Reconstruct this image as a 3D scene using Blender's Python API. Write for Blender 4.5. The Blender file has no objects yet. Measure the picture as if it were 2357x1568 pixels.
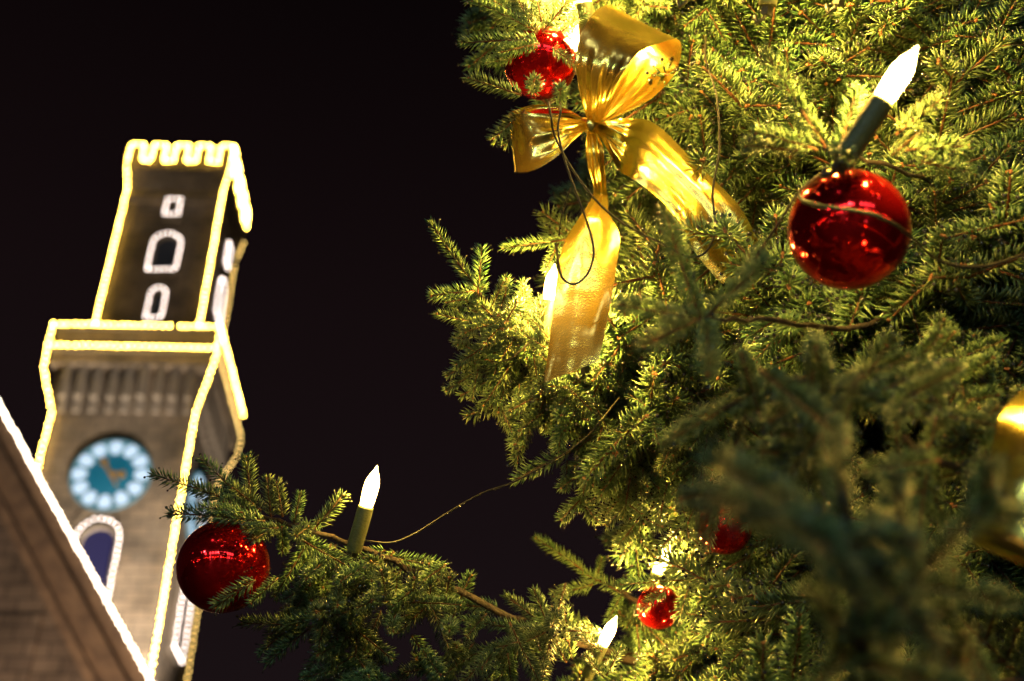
import bpy, math, random
from mathutils import Vector, Matrix, Euler, noise as mnoise
R = math.radians
rnd = random.Random(7)
scene = bpy.context.scene
col = scene.collection

# ------------------------------------------------------------------ camera
PITCH = R(36.0)
FL = 45.0
FOCUS = 2.50
CAMZ = 1.6
cam_d = bpy.data.cameras.new('camera')
cam_d.sensor_width = 36.0
cam_d.lens = FL
cam_d.clip_start = 0.05
cam_d.clip_end = 2000.0
cam_d.dof.use_dof = True
cam_d.dof.focus_distance = FOCUS
cam_d.dof.aperture_fstop = 2.5
cam_d.dof.aperture_blades = 0
cam = bpy.data.objects.new('camera', cam_d)
col.objects.link(cam)
cam.location = (0, 0, CAMZ)
cam.rotation_euler = (R(90) + PITCH, 0, 0)
scene.camera = cam

# ------------------------------------------------------------------ world: night sky with faint town glow
world = bpy.data.worlds.new('World')
scene.world = world
world.use_nodes = True
nt = world.node_tree
nt.nodes.clear()
wo = nt.nodes.new('ShaderNodeOutputWorld')
bg = nt.nodes.new('ShaderNodeBackground')
tc = nt.nodes.new('ShaderNodeTexCoord')
sx = nt.nodes.new('ShaderNodeSeparateXYZ')
cr = nt.nodes.new('ShaderNodeValToRGB')
cr.color_ramp.elements[0].position = 0.30
cr.color_ramp.elements[0].color = (0.0100, 0.0060, 0.0070, 1)
cr.color_ramp.elements[1].position = 0.82
cr.color_ramp.elements[1].color = (0.0018, 0.0009, 0.0011, 1)
ek = cr.color_ramp.elements.new(0.60)
ek.color = (0.0066, 0.0035, 0.0040, 1)
nt.links.new(tc.outputs['Generated'], sx.inputs[0])
nt.links.new(sx.outputs['Z'], cr.inputs[0])
nt.links.new(cr.outputs[0], bg.inputs['Color'])
bg.inputs['Strength'].default_value = 1.0
nt.links.new(bg.outputs[0], wo.inputs[0])

# faint moonlight
moon = bpy.data.lights.new('moon', 'SUN')
moon.energy = 0.05
moon.angle = R(0.5)
moon.color = (0.75, 0.85, 1.0)
mo = bpy.data.objects.new('moon', moon)
col.objects.link(mo)
mo.rotation_euler = (R(50), 0, R(-25))

scene.view_settings.view_transform = 'Standard'
scene.view_settings.look = 'None'
scene.view_settings.exposure = 0.0
scene.view_settings.gamma = 1.0
scene.view_settings.use_curve_mapping = False
cy = scene.cycles
cy.use_denoising = True
cy.max_bounces = 5
cy.adaptive_threshold = 0.02
cy.diffuse_bounces = 2
cy.glossy_bounces = 3
cy.transmission_bounces = 4
cy.sample_clamp_indirect = 4.0
cy.caustics_reflective = False
cy.caustics_refractive = False

# ------------------------------------------------------------------ helpers
CP, SP = math.cos(PITCH), math.sin(PITCH)
FPX = 2356.0 * FL / 36.0
FWD = Vector((0, CP, SP)); UPV = Vector((0, -SP, CP)); RGT = Vector((1, 0, 0))
CAM = Vector((0, 0, CAMZ))


def ray(u, v):
    return FWD + RGT * ((u - 1178.0) / FPX) + UPV * ((784.0 - v) / FPX)


def P(u, v, d):
    return CAM + ray(u, v) * d


def PY(u, v, Y):
    r = ray(u, v)
    return CAM + r * (Y / r.y)


def to_px(p):
    q = p - CAM
    d = q.dot(FWD)
    return 1178.0 + FPX * q.x / d, 784.0 - FPX * q.dot(UPV) / d, d


def inside(pt, poly):
    x, y = pt
    c = False
    j = len(poly) - 1
    for i in range(len(poly)):
        xi, yi = poly[i]; xj, yj = poly[j]
        if (yi > y) != (yj > y) and x < (xj - xi) * (y - yi) / (yj - yi) + xi:
            c = not c
        j = i
    return c


class MB:
    """collects polygons for one mesh"""
    def __init__(s):
        s.v = []; s.f = []; s.m = []; s.sm = []; s.att = []

    def add(s, verts, faces, mi=0, smooth=False, att=0.5):
        o = len(s.v)
        s.v += [tuple(p) for p in verts]
        s.att += [att] * len(verts)
        for f in faces:
            s.f.append(tuple(i + o for i in f)); s.m.append(mi); s.sm.append(smooth)

    def box(s, lo, hi, mi=0):
        x0, y0, z0 = lo; x1, y1, z1 = hi
        s.add([(x0, y0, z0), (x1, y0, z0), (x1, y1, z0), (x0, y1, z0), (x0, y0, z1), (x1, y0, z1), (x1, y1, z1), (x0, y1, z1)],
              [(0, 3, 2, 1), (4, 5, 6, 7), (0, 1, 5, 4), (1, 2, 6, 5), (2, 3, 7, 6), (3, 0, 4, 7)], mi)

    def tube(s, pts, rad, n=8, mi=0, caps=True, smooth=True):
        pts = [Vector(p) for p in pts]
        k = len(pts)
        rr = rad if isinstance(rad, (list, tuple)) else [rad] * k
        t0 = (pts[1] - pts[0]).normalized()
        a = t0.orthogonal().normalized()
        vs = []
        for i in range(k):
            t = (pts[min(i + 1, k - 1)] - pts[max(i - 1, 0)]).normalized()
            a = (a - t * a.dot(t))
            a = a.normalized() if a.length > 1e-6 else t.orthogonal().normalized()
            b = t.cross(a)
            for j in range(n):
                an = 2 * math.pi * j / n
                vs.append(pts[i] + (a * math.cos(an) + b * math.sin(an)) * rr[i])
        fs = []
        for i in range(k - 1):
            for j in range(n):
                fs.append((i * n + j, i * n + (j + 1) % n, (i + 1) * n + (j + 1) % n, (i + 1) * n + j))
        if caps:
            fs.append(tuple(range(n))[::-1]); fs.append(tuple((k - 1) * n + j for j in range(n)))
        s.add(vs, fs, mi, smooth)

    def lathe(s, prof, n=16, mi=0, M=None, smooth=True):
        vs = []; fs = []
        for (r, z) in prof:
            for j in range(n):
                an = 2 * math.pi * j / n
                p = Vector((r * math.cos(an), r * math.sin(an), z))
                vs.append(M @ p if M else p)
        for i in range(len(prof) - 1):
            for j in range(n):
                fs.append((i * n + j, i * n + (j + 1) % n, (i + 1) * n + (j + 1) % n, (i + 1) * n + j))
        s.add(vs, fs, mi, smooth)

    def ball(s, c, r, mi=0, n=6, k=4):
        prof = [(max(1e-5, r * math.sin(math.pi * i / k)), -r * math.cos(math.pi * i / k)) for i in range(k + 1)]
        s.lathe(prof, n, mi, Matrix.Translation(c))

    def data(s, name, mats, att=False):
        me = bpy.data.meshes.new(name)
        me.from_pydata(s.v, [], s.f)
        for m in mats:
            me.materials.append(m)
        me.polygons.foreach_set('material_index', s.m)
        me.polygons.foreach_set('use_smooth', s.sm)
        if att:
            a = me.attributes.new('tint', 'FLOAT', 'POINT')
            a.data.foreach_set('value', s.att)
        me.update()
        return me


def link(name, data, parent=None, M=None):
    o = bpy.data.objects.new(name, data)
    col.objects.link(o)
    if parent:
        o.parent = parent
    if M is not None:
        o.matrix_basis = M
    return o


def empty(name, M, label, cat, group=None):
    o = bpy.data.objects.new(name, None)
    o.empty_display_size = 0.1
    col.objects.link(o)
    o.matrix_basis = M
    tag(o, label, cat, group)
    return o


def tag(o, label, cat, group=None):
    o['label'] = label; o['category'] = cat
    if group:
        o['group'] = group
    return o


def struct(o):
    o['kind'] = 'structure'
    return o


def T(p):
    return Matrix.Translation(Vector(p))


def frame(x, up=Vector((0, 0, 1))):
    """rotation with local X along x and local Z near up"""
    x = x.normalized()
    z = up - x * up.dot(x)
    z = z.normalized() if z.length > 1e-4 else x.orthogonal().normalized()
    y = z.cross(x)
    return Matrix((x, y, z)).transposed().to_4x4()


def zframe(z):
    z = z.normalized()
    x = z.orthogonal().normalized()
    y = z.cross(x)
    return Matrix((x, y, z)).transposed().to_4x4()


def smooth_path(pts, k=8):
    pts = [Vector(p) for p in pts]
    out = []
    n = len(pts)
    for i in range(n - 1):
        p0 = pts[max(i - 1, 0)]; p1 = pts[i]; p2 = pts[i + 1]; p3 = pts[min(i + 2, n - 1)]
        for j in range(k):
            t = j / k
            out.append(0.5 * ((2 * p1) + (p2 - p0) * t + (2 * p0 - 5 * p1 + 4 * p2 - p3) * t * t + (3 * p1 - p0 - 3 * p2 + p3) * t ** 3))
    out.append(pts[-1])
    return out


# ------------------------------------------------------------------ materials
def mat(name, base, rough=0.5, metal=0.0, noise=None, bump=0.0, bscale=50.0, spec=0.5, coat=0.0):
    m = bpy.data.materials.new(name)
    m.use_nodes = True
    n = m.node_tree.nodes; l = m.node_tree.links
    b = n['Principled BSDF']
    b.inputs['Base Color'].default_value = (*base, 1)
    b.inputs['Roughness'].default_value = rough
    b.inputs['Metallic'].default_value = metal
    b.inputs['Specular IOR Level'].default_value = spec
    b.inputs['Coat Weight'].default_value = coat
    if noise or bump:
        tcn = n.new('ShaderNodeTexCoord')
    if noise:
        c2, sc = noise
        tx = n.new('ShaderNodeTexNoise'); tx.inputs['Scale'].default_value = sc; tx.inputs['Detail'].default_value = 5
        mx = n.new('ShaderNodeMix'); mx.data_type = 'RGBA'
        rp = n.new('ShaderNodeMapRange'); rp.inputs[1].default_value = 0.35; rp.inputs[2].default_value = 0.65
        l.new(tcn.outputs['Object'], tx.inputs['Vector'])
        l.new(tx.outputs['Fac'], rp.inputs[0]); l.new(rp.outputs[0], mx.inputs['Factor'])
        mx.inputs['A'].default_value = (*base, 1); mx.inputs['B'].default_value = (*c2, 1)
        l.new(mx.outputs['Result'], b.inputs['Base Color'])
    if bump:
        t2 = n.new('ShaderNodeTexNoise'); t2.inputs['Scale'].default_value = bscale; t2.inputs['Detail'].default_value = 3
        bp = n.new('ShaderNodeBump'); bp.inputs['Strength'].default_value = bump; bp.inputs['Distance'].default_value = 0.01
        l.new(tcn.outputs['Object'], t2.inputs['Vector'])
        l.new(t2.outputs['Fac'], bp.inputs['Height']); l.new(bp.outputs[0], b.inputs['Normal'])
    return m


def emit(name, c, s, base=(0.8, 0.75, 0.65)):
    m = bpy.data.materials.new(name)
    m.use_nodes = True
    n = m.node_tree.nodes
    b = n['Principled BSDF']
    b.inputs['Base Color'].default_value = (*base, 1)
    b.inputs['Emission Color'].default_value = (*c, 1)
    b.inputs['Emission Strength'].default_value = s
    return m


def stone(name, a, b_, mortar, bw, bh, rot=False):
    m = mat(name, a, 0.85)
    n = m.node_tree.nodes; l = m.node_tree.links
    b = n['Principled BSDF']
    tcn = n.new('ShaderNodeTexCoord')
    sp = n.new('ShaderNodeSeparateXYZ'); cb = n.new('ShaderNodeCombineXYZ'); ad = n.new('ShaderNodeMath')
    l.new(tcn.outputs['Object'], sp.inputs[0])
    l.new(sp.outputs[0], ad.inputs[0]); l.new(sp.outputs[1], ad.inputs[1])
    l.new(ad.outputs[0], cb.inputs[0]); l.new(sp.outputs[2], cb.inputs[1])
    br = n.new('ShaderNodeTexBrick')
    br.inputs['Scale'].default_value = 1.0
    br.inputs['Brick Width'].default_value = bw; br.inputs['Row Height'].default_value = bh
    br.inputs['Mortar Size'].default_value = 0.025
    br.inputs['Color1'].default_value = (*a, 1); br.inputs['Color2'].default_value = (*b_, 1); br.inputs['Mortar'].default_value = (*mortar, 1)
    l.new(cb.outputs[0], br.inputs['Vector'])
    tx = n.new('ShaderNodeTexNoise'); tx.inputs['Scale'].default_value = 0.55; tx.inputs['Detail'].default_value = 8
    l.new(tcn.outputs['Object'], tx.inputs['Vector'])
    mx = n.new('ShaderNodeMix'); mx.data_type = 'RGBA'; mx.blend_type = 'MULTIPLY'
    mr = n.new('ShaderNodeMapRange'); mr.inputs[1].default_value = 0.3; mr.inputs[2].default_value = 0.7; mr.inputs[3].default_value = 0.45; mr.inputs[4].default_value = 1.15
    l.new(tx.outputs['Fac'], mr.inputs[0])
    mx.inputs['Factor'].default_value = 1.0
    l.new(br.outputs['Color'], mx.inputs['A']); l.new(mr.outputs[0], mx.inputs['B'])
    l.new(mx.outputs['Result'], b.inputs['Base Color'])
    bp = n.new('ShaderNodeBump'); bp.inputs['Strength'].default_value = 0.6; bp.inputs['Distance'].default_value = 0.05
    l.new(br.outputs['Fac'], bp.inputs['Height']); bp.invert = True
    l.new(bp.outputs[0], b.inputs['Normal'])
    return m


M_stone = stone('sandstone', (0.42, 0.31, 0.20), (0.31, 0.24, 0.165), (0.12, 0.10, 0.08), 1.1, 0.45)
M_stone2 = stone('gable_stone', (0.36, 0.26, 0.18), (0.25, 0.18, 0.13), (0.08, 0.06, 0.05), 0.9, 0.5)
M_cornice = mat('cornice_stone', (0.42, 0.27, 0.16), 0.8, noise=((0.24, 0.155, 0.10), 2.0), bump=0.3, bscale=6)
M_dark = mat('dark_opening', (0.02, 0.02, 0.022), 0.4)
M_bluewin = emit('blue_lit_window', (0.03, 0.02, 0.30), 0.14, (0.02, 0.02, 0.05))
M_frame = mat('window_stone', (0.33, 0.27, 0.2), 0.8, noise=((0.25, 0.2, 0.15), 4))
M_roof = mat('roof_tile', (0.10, 0.045, 0.03), 0.7, noise=((0.06, 0.03, 0.02), 2))
M_dial = emit('teal_clock_dial', (0.0, 0.095, 0.15), 1.0, (0.01, 0.05, 0.07))
M_panel = emit('lit_numeral_panel', (0.46, 0.62, 0.78), 1.1, (0.3, 0.35, 0.4))
M_dialrim = emit('clock_rim', (0.03, 0.13, 0.17), 1.0, (0.05, 0.1, 0.12))
M_gilt = mat('gilded_metal', (0.75, 0.42, 0.08), 0.35, 0.6)
M_cable = mat('black_cable', (0.010, 0.009, 0.007), 0.5, spec=0.25, noise=((0.02, 0.016, 0.012), 200))
M_sleeve = mat('green_candle_sleeve', (0.10, 0.105, 0.035), 0.55, noise=((0.07, 0.08, 0.025), 60), bump=0.2, bscale=200)
M_clip = mat('clip_metal', (0.06, 0.06, 0.05), 0.4, 0.5)
M_yb = emit('yellow_bulb', (1.0, 0.64, 0.085), 96.0)
M_yb2 = emit('yellow_bulb_dimmed', (1.0, 0.62, 0.16), 7.5)  # weaker glow imitates yellow bulbs seen from behind, partly hidden
M_wb = emit('white_bulb', (1.0, 0.82, 0.72), 9.0)
M_gb = emit('gable_bulb', (1.0, 0.80, 0.58), 17.0)
M_candle = emit('candle_bulb', (1.0, 0.84, 0.50), 4.2)


def frosted():
    n = M_candle.node_tree.nodes; l = M_candle.node_tree.links
    tr = n.new('ShaderNodeBsdfTransparent'); mx = n.new('ShaderNodeMixShader'); mx.inputs[0].default_value = 0.5
    l.new(n['Principled BSDF'].outputs[0], mx.inputs[1]); l.new(tr.outputs[0], mx.inputs[2]); l.new(mx.outputs[0], n['Material Output'].inputs[0])
    M_candle.cycles.emission_sampling = 'NONE'


frosted()
M_bark = mat('spruce_bark', (0.040, 0.024, 0.015), 0.85, noise=((0.020, 0.013, 0.009), 40), bump=0.8, bscale=60)
M_stem = mat('twig_bark', (0.13, 0.045, 0.015), 0.7, noise=((0.07, 0.028, 0.012), 90))
M_bud = mat('bud', (0.22, 0.085, 0.03), 0.5)
M_ground = mat('cobbles', (0.075, 0.07, 0.065), 0.45, noise=((0.04, 0.038, 0.036), 0.6))
M_wood = mat('stall_wood', (0.16, 0.075, 0.03), 0.6, noise=((0.09, 0.04, 0.02), 5))
M_stallroof = mat('stall_canvas', (0.35, 0.04, 0.03), 0.7)
M_stalllamp = emit('stall_lamp', (1.0, 0.66, 0.34), 40.0)
M_globe = emit('street_globe', (0.62, 0.92, 1.0), 90.0)
M_iron = mat('cast_iron', (0.02, 0.025, 0.02), 0.4, 0.6)


def cobbles():
    n = M_ground.node_tree.nodes; l = M_ground.node_tree.links
    b = n['Principled BSDF']
    t = n.new('ShaderNodeTexCoord'); v = n.new('ShaderNodeTexVoronoi'); v.feature = 'DISTANCE_TO_EDGE'; v.inputs['Scale'].default_value = 7
    bp = n.new('ShaderNodeBump'); bp.inputs['Strength'].default_value = 0.8; bp.inputs['Distance'].default_value = 0.04
    l.new(t.outputs['Object'], v.inputs['Vector']); l.new(v.outputs['Distance'], bp.inputs['Height']); l.new(bp.outputs[0], b.inputs['Normal'])


cobbles()


def needle_mat():
    m = bpy.data.materials.new('spruce_needles')
    m.use_nodes = True
    n = m.node_tree.nodes; l = m.node_tree.links
    b = n['Principled BSDF']
    at = n.new('ShaderNodeAttribute'); at.attribute_name = 'tint'
    oi = n.new('ShaderNodeObjectInfo')
    r1 = n.new('ShaderNodeValToRGB')
    e = r1.color_ramp.elements
    e[0].position = 0.0; e[0].color = (0.026, 0.066, 0.022, 1)
    e[1].position = 1.0; e[1].color = (0.23, 0.29, 0.125, 1)
    k = r1.color_ramp.elements.new(0.5); k.color = (0.090, 0.145, 0.048, 1)
    l.new(at.outputs['Fac'], r1.inputs[0])
    hs = n.new('ShaderNodeHueSaturation')
    mr = n.new('ShaderNodeMapRange'); mr.inputs[3].default_value = 0.485; mr.inputs[4].default_value = 0.53
    mv = n.new('ShaderNodeMapRange'); mv.inputs[3].default_value = 0.75; mv.inputs[4].default_value = 1.25
    l.new(oi.outputs['Random'], mr.inputs[0]); l.new(oi.outputs['Random'], mv.inputs[0])
    l.new(mr.outputs[0], hs.inputs['Hue']); l.new(mv.outputs[0], hs.inputs['Value'])
    l.new(r1.outputs[0], hs.inputs['Color'])
    l.new(hs.outputs[0], b.inputs['Base Color'])
    b.inputs['Roughness'].default_value = 0.42
    b.inputs['Specular IOR Level'].default_value = 0.4
    tr = n.new('ShaderNodeBsdfTranslucent')
    l.new(hs.outputs[0], tr.inputs['Color'])
    mx = n.new('ShaderNodeMixShader'); mx.inputs[0].default_value = 0.022
    l.new(b.outputs[0], mx.inputs[1]); l.new(tr.outputs[0], mx.inputs[2])
    l.new(mx.outputs[0], n['Material Output'].inputs[0])
    return m


M_needle = needle_mat()
M_drop = mat('water_drop', (0.02, 0.02, 0.02), 0.09, spec=1.0)


def foil_mat(name, base):
    m = mat(name, base, 0.2, 1.0)
    n = m.node_tree.nodes; l = m.node_tree.links
    b = n['Principled BSDF']
    t = n.new('ShaderNodeTexCoord')
    t1 = n.new('ShaderNodeTexNoise'); t1.inputs['Scale'].default_value = 11; t1.inputs['Detail'].default_value = 2
    t2 = n.new('ShaderNodeTexNoise'); t2.inputs['Scale'].default_value = 260; t2.inputs['Detail'].default_value = 2
    l.new(t.outputs['Object'], t1.inputs['Vector']); l.new(t.outputs['Object'], t2.inputs['Vector'])
    b1 = n.new('ShaderNodeBump'); b1.inputs['Strength'].default_value = 0.30; b1.inputs['Distance'].default_value = 0.02
    b2 = n.new('ShaderNodeBump'); b2.inputs['Strength'].default_value = 0.18; b2.inputs['Distance'].default_value = 0.002
    l.new(t1.outputs['Fac'], b1.inputs['Height']); l.new(t2.outputs['Fac'], b2.inputs['Height'])
    l.new(b1.outputs[0], b2.inputs['Normal']); l.new(b2.outputs[0], b.inputs['Normal'])
    tr = n.new('ShaderNodeBsdfTranslucent'); tr.inputs['Color'].default_value = (0.95, 0.62, 0.10, 1)
    mx = n.new('ShaderNodeMixShader'); mx.inputs[0].default_value = 0.022
    l.new(b.outputs[0], mx.inputs[1]); l.new(tr.outputs[0], mx.inputs[2]); l.new(mx.outputs[0], n['Material Output'].inputs[0])
    mr = n.new('ShaderNodeMapRange'); mr.inputs[3].default_value = 0.12; mr.inputs[4].default_value = 0.30
    l.new(t1.outputs['Fac'], mr.inputs[0]); l.new(mr.outputs[0], b.inputs['Roughness'])
    return m


M_foil = foil_mat('gold_foil', (0.98, 0.75, 0.17))


def bauble_mat():
    m = mat('red_mirror_glass', (0.92, 0.014, 0.016), 0.09, 0.95, coat=0.0)
    n = m.node_tree.nodes; l = m.node_tree.links
    b = n['Principled BSDF']
    t = n.new('ShaderNodeTexCoord')
    v = n.new('ShaderNodeTexVoronoi'); v.inputs['Scale'].default_value = 75; v.inputs['Randomness'].default_value = 1.0
    l.new(t.outputs['Object'], v.inputs['Vector'])
    mr = n.new('ShaderNodeMapRange'); mr.inputs[1].default_value = 0.0; mr.inputs[2].default_value = 0.33; mr.inputs[3].default_value = 1; mr.inputs[4].default_value = 0
    l.new(v.outputs['Distance'], mr.inputs[0])
    no = n.new('ShaderNodeTexNoise'); no.inputs['Scale'].default_value = 14
    l.new(t.outputs['Object'], no.inputs['Vector'])
    m2 = n.new('ShaderNodeMapRange'); m2.inputs[1].default_value = 0.40; m2.inputs[2].default_value = 0.56
    l.new(no.outputs['Fac'], m2.inputs[0])
    mu = n.new('ShaderNodeMath'); mu.operation = 'MULTIPLY'
    l.new(mr.outputs[0], mu.inputs[0]); l.new(m2.outputs[0], mu.inputs[1])
    bp = n.new('ShaderNodeBump'); bp.inputs['Strength'].default_value = 0.7; bp.inputs['Distance'].default_value = 0.004
    l.new(mu.outputs[0], bp.inputs['Height']); l.new(bp.outputs[0], b.inputs['Normal'])
    return m


M_bauble = bauble_mat()
M_cap = mat('bauble_cap', (0.65, 0.5, 0.25), 0.3, 0.9)

# ------------------------------------------------------------------ ground
g = MB(); g.add([(-900, -900, 0), (900, -900, 0), (900, 900, 0), (-900, 900, 0)], [(0, 1, 2, 3)])
struct(link('ground', g.data('ground', [M_ground])))

# ------------------------------------------------------------------ tower
TW = T((-18.69, 55.0, 0)) @ Matrix.Rotation(0.03, 4, 'Z')
W1, W2, W3, W4 = 2.57, 2.84, 3.99, 3.29
tower = empty('clock_tower', TW, 'tall square sandstone clock tower outlined with light strings', 'tower')


def square_stack(levels, mi=0):
    mb = MB()
    vs = []; fs = []
    for (w, z) in levels:
        vs += [(-w, -w, z), (w, -w, z), (w, w, z), (-w, w, z)]
    k = len(levels)
    for i in range(k - 1):
        for j in range(4):
            fs.append((i * 4 + j, i * 4 + (j + 1) % 4, i * 4 + 4 + (j + 1) % 4, i * 4 + 4 + j))
    fs.append((3, 2, 1, 0)); fs.append(tuple((k - 1) * 4 + j for j in range(4)))
    mb.add(vs, fs, mi)
    return mb


link('lower_shaft', square_stack([(W4 + 0.12, 0), (W4 + 0.06, 20), (W4, 35.0), (W4, 37.9)]).data('lower_shaft', [M_stone]), tower)
link('gallery_parapet', square_stack([(W3 - 0.05, 37.3), (W3 - 0.05, 39.3)]).data('gallery_parapet', [M_stone]), tower)
link('gallery_coping', square_stack([(W3 + 0.06, 39.303), (W3 + 0.06, 39.5)]).data('gallery_coping', [M_frame]), tower)
link('gallery_moulding', square_stack([(W3 + 0.04, 37.95), (W3 + 0.04, 38.2)]).data('gallery_moulding', [M_frame]), tower)
link('upper_shaft', square_stack([(W1, 39.4), (W1, 49.9)]).data('upper_shaft', [M_stone]), tower)
link('cornice', square_stack([(W1 + 0.08, 49.0), (W1 + 0.12, 49.35), (W1 + 0.06, 49.9), (W2 - 0.08, 50.7), (W2 + 0.02, 51.3), (W2 + 0.02, 51.85)]).data('cornice', [M_stone]), tower)


def rotz(k):
    return Matrix.Rotation(k * math.pi / 2, 4, 'Z')


# merlons: five per side, corners shared
mer = MB(); mer.box((-0.33, -0.28, 0), (0.33, 0.28, 1.15)); mer.box((-0.37, -0.32, 1.153), (0.37, 0.32, 1.28)); mer_d = mer.data('merlon', [M_stone])
mxs = [-2.5, -1.25, 0.0, 1.25, 2.5]
for k in range(4):
    for x in mxs[:-1]:
        link('merlon', mer_d, tower, rotz(k) @ T((x, -W2 + 0.3, 51.853)))
# machicolation corbels
cb = MB()
pf = [(0, 0), (-0.18, 0.05), (-0.30, 0.6), (-0.52, 0.75), (-0.56, 1.5), (-0.60, 2.45), (0, 2.45)]
vs = [(-0.17, y, z) for y, z in pf] + [(0.17, y, z) for y, z in pf]
n_ = len(pf)
fs = [tuple(range(n_)), tuple(range(2 * n_ - 1, n_ - 1, -1))] + [(i, i + n_, (i + 1) % n_ + n_, (i + 1) % n_) for i in range(n_)]
cb.add(vs, fs)
cb_d = cb.data('corbel', [M_frame])
for k in range(4):
    for i in range(9):
        x = -3.0 + 6.0 * i / 8
        link('corbel', cb_d, tower, rotz(k) @ T((x + rnd.uniform(-.05, .05), -W4 + 0.02, 34.85)) @ Matrix.Diagonal((rnd.uniform(.85, 1.25), rnd.uniform(.8, 1.05), 1, 1)))


def arch_path(w, h, n=10, closed=True):
    """outline of an arched opening, bottom-left up, over and down"""
    r = w / 2
    pts = [(-r, 0), (-r, h - r)]
    for i in range(1, n):
        a = math.pi - math.pi * i / n
        pts.append((r * math.cos(a), h - r + r * math.sin(a)))
    pts += [(r, h - r), (r, 0)]
    return pts


def window(parent, face, x, z, w, h, wall, pane_m, arched=True):
    Mx = rotz(face) @ T((x, -wall, z))
    pts = arch_path(w, h) if arched else [(-w / 2, 0), (-w / 2, h), (w / 2, h), (w / 2, 0)]
    wn = MB()
    wn.add([(px, -0.02, pz) for px, pz in pts], [tuple(range(len(pts)))[::-1]])
    pane = link('window', wn.data('window_pane', [pane_m]), parent, Mx)
    fr = MB()
    loop = pts + [pts[0]]
    fr.tube([Vector((px * 1.06, -0.08, pz)) for px, pz in loop], 0.12, 6, smooth=False)
    link('frame', fr.data('window_frame', [M_frame]), pane)
    sb = MB(); sb.box((-w / 2 - 0.2, -0.14, -0.34), (w / 2 + 0.2, -0.01, -0.14))
    link('sill', sb.data('window_sill', [M_frame]), pane)


bulb_d = {}
for key, m_ in (('y', M_yb), ('a', M_yb2), ('w', M_wb), ('g', M_gb)):
    b_ = MB(); r_ = 0.06
    Mz = zframe(Vector((.42, -.80, -.42)))
    b_.lathe([(.0001, r_), (.035, r_ * .8), (.058, r_ * .3)], 6, 0, Mz)          # glass, turned outwards
    b_.lathe([(.058, r_ * .3), (.05, -.03), (.025, -.07), (.0001, -.075)], 6, 1, Mz)   # opaque socket
    bulb_d[key] = b_.data('bulb_' + key, [m_, M_clip])


def light_string(frameM, paths, kind, label, step=0.34):
    """festoon of bulbs on a cable along polylines given in the frame of what carries it"""
    first = frameM @ Vector(paths[0][0])
    root = empty('light_string', T(first), label, 'light string', 'bulb strings outlining the buildings')
    cb_ = MB()
    for path in paths:
        w = [frameM @ Vector(p) - first for p in path]
        cb_.tube(w, 0.012, 4)
        acc = 0.0
        for i in range(len(w) - 1):
            seg = (w[i + 1] - w[i]).length
            while acc <= seg:
                p = w[i].lerp(w[i + 1], acc / seg)
                o = link('bulb', bulb_d[kind], root, T(p + Vector((rnd.uniform(-.02, .02), -0.03, rnd.uniform(-.02, .02)))))
                acc += step * rnd.uniform(0.92, 1.08)
            acc -= seg
    link('cable', cb_.data('cable', [M_cable]), root)
    return root


E_ = 0.07
for face, sides in ((0, 'front'), (1, 'right')):
    pass
# windows
window(tower, 0, 0.12, 48.05, 0.5, 0.9, W1, M_dark, False)
window(tower, 0, 0.2, 44.2, 1.25, 2.3, W1, M_dark)
window(tower, 0, 0.3, 41.0, 0.62, 1.7, W1, M_dark)
window(tower, 1, 0.0, 46.9, 0.5, 1.2, W1, M_dark, False)
window(tower, 1, 0.0, 43.2, 1.25, 2.3, W1, M_dark)
window(tower, 1, 0.0, 40.3, 0.62, 1.7, W1, M_dark)
window(tower, 0, 0.1, 24.3, 1.55, 4.4, W4 + 0.05, M_bluewin)
window(tower, 1, 0.0, 24.3, 1.55, 4.4, W4 + 0.05, M_bluewin)


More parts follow.
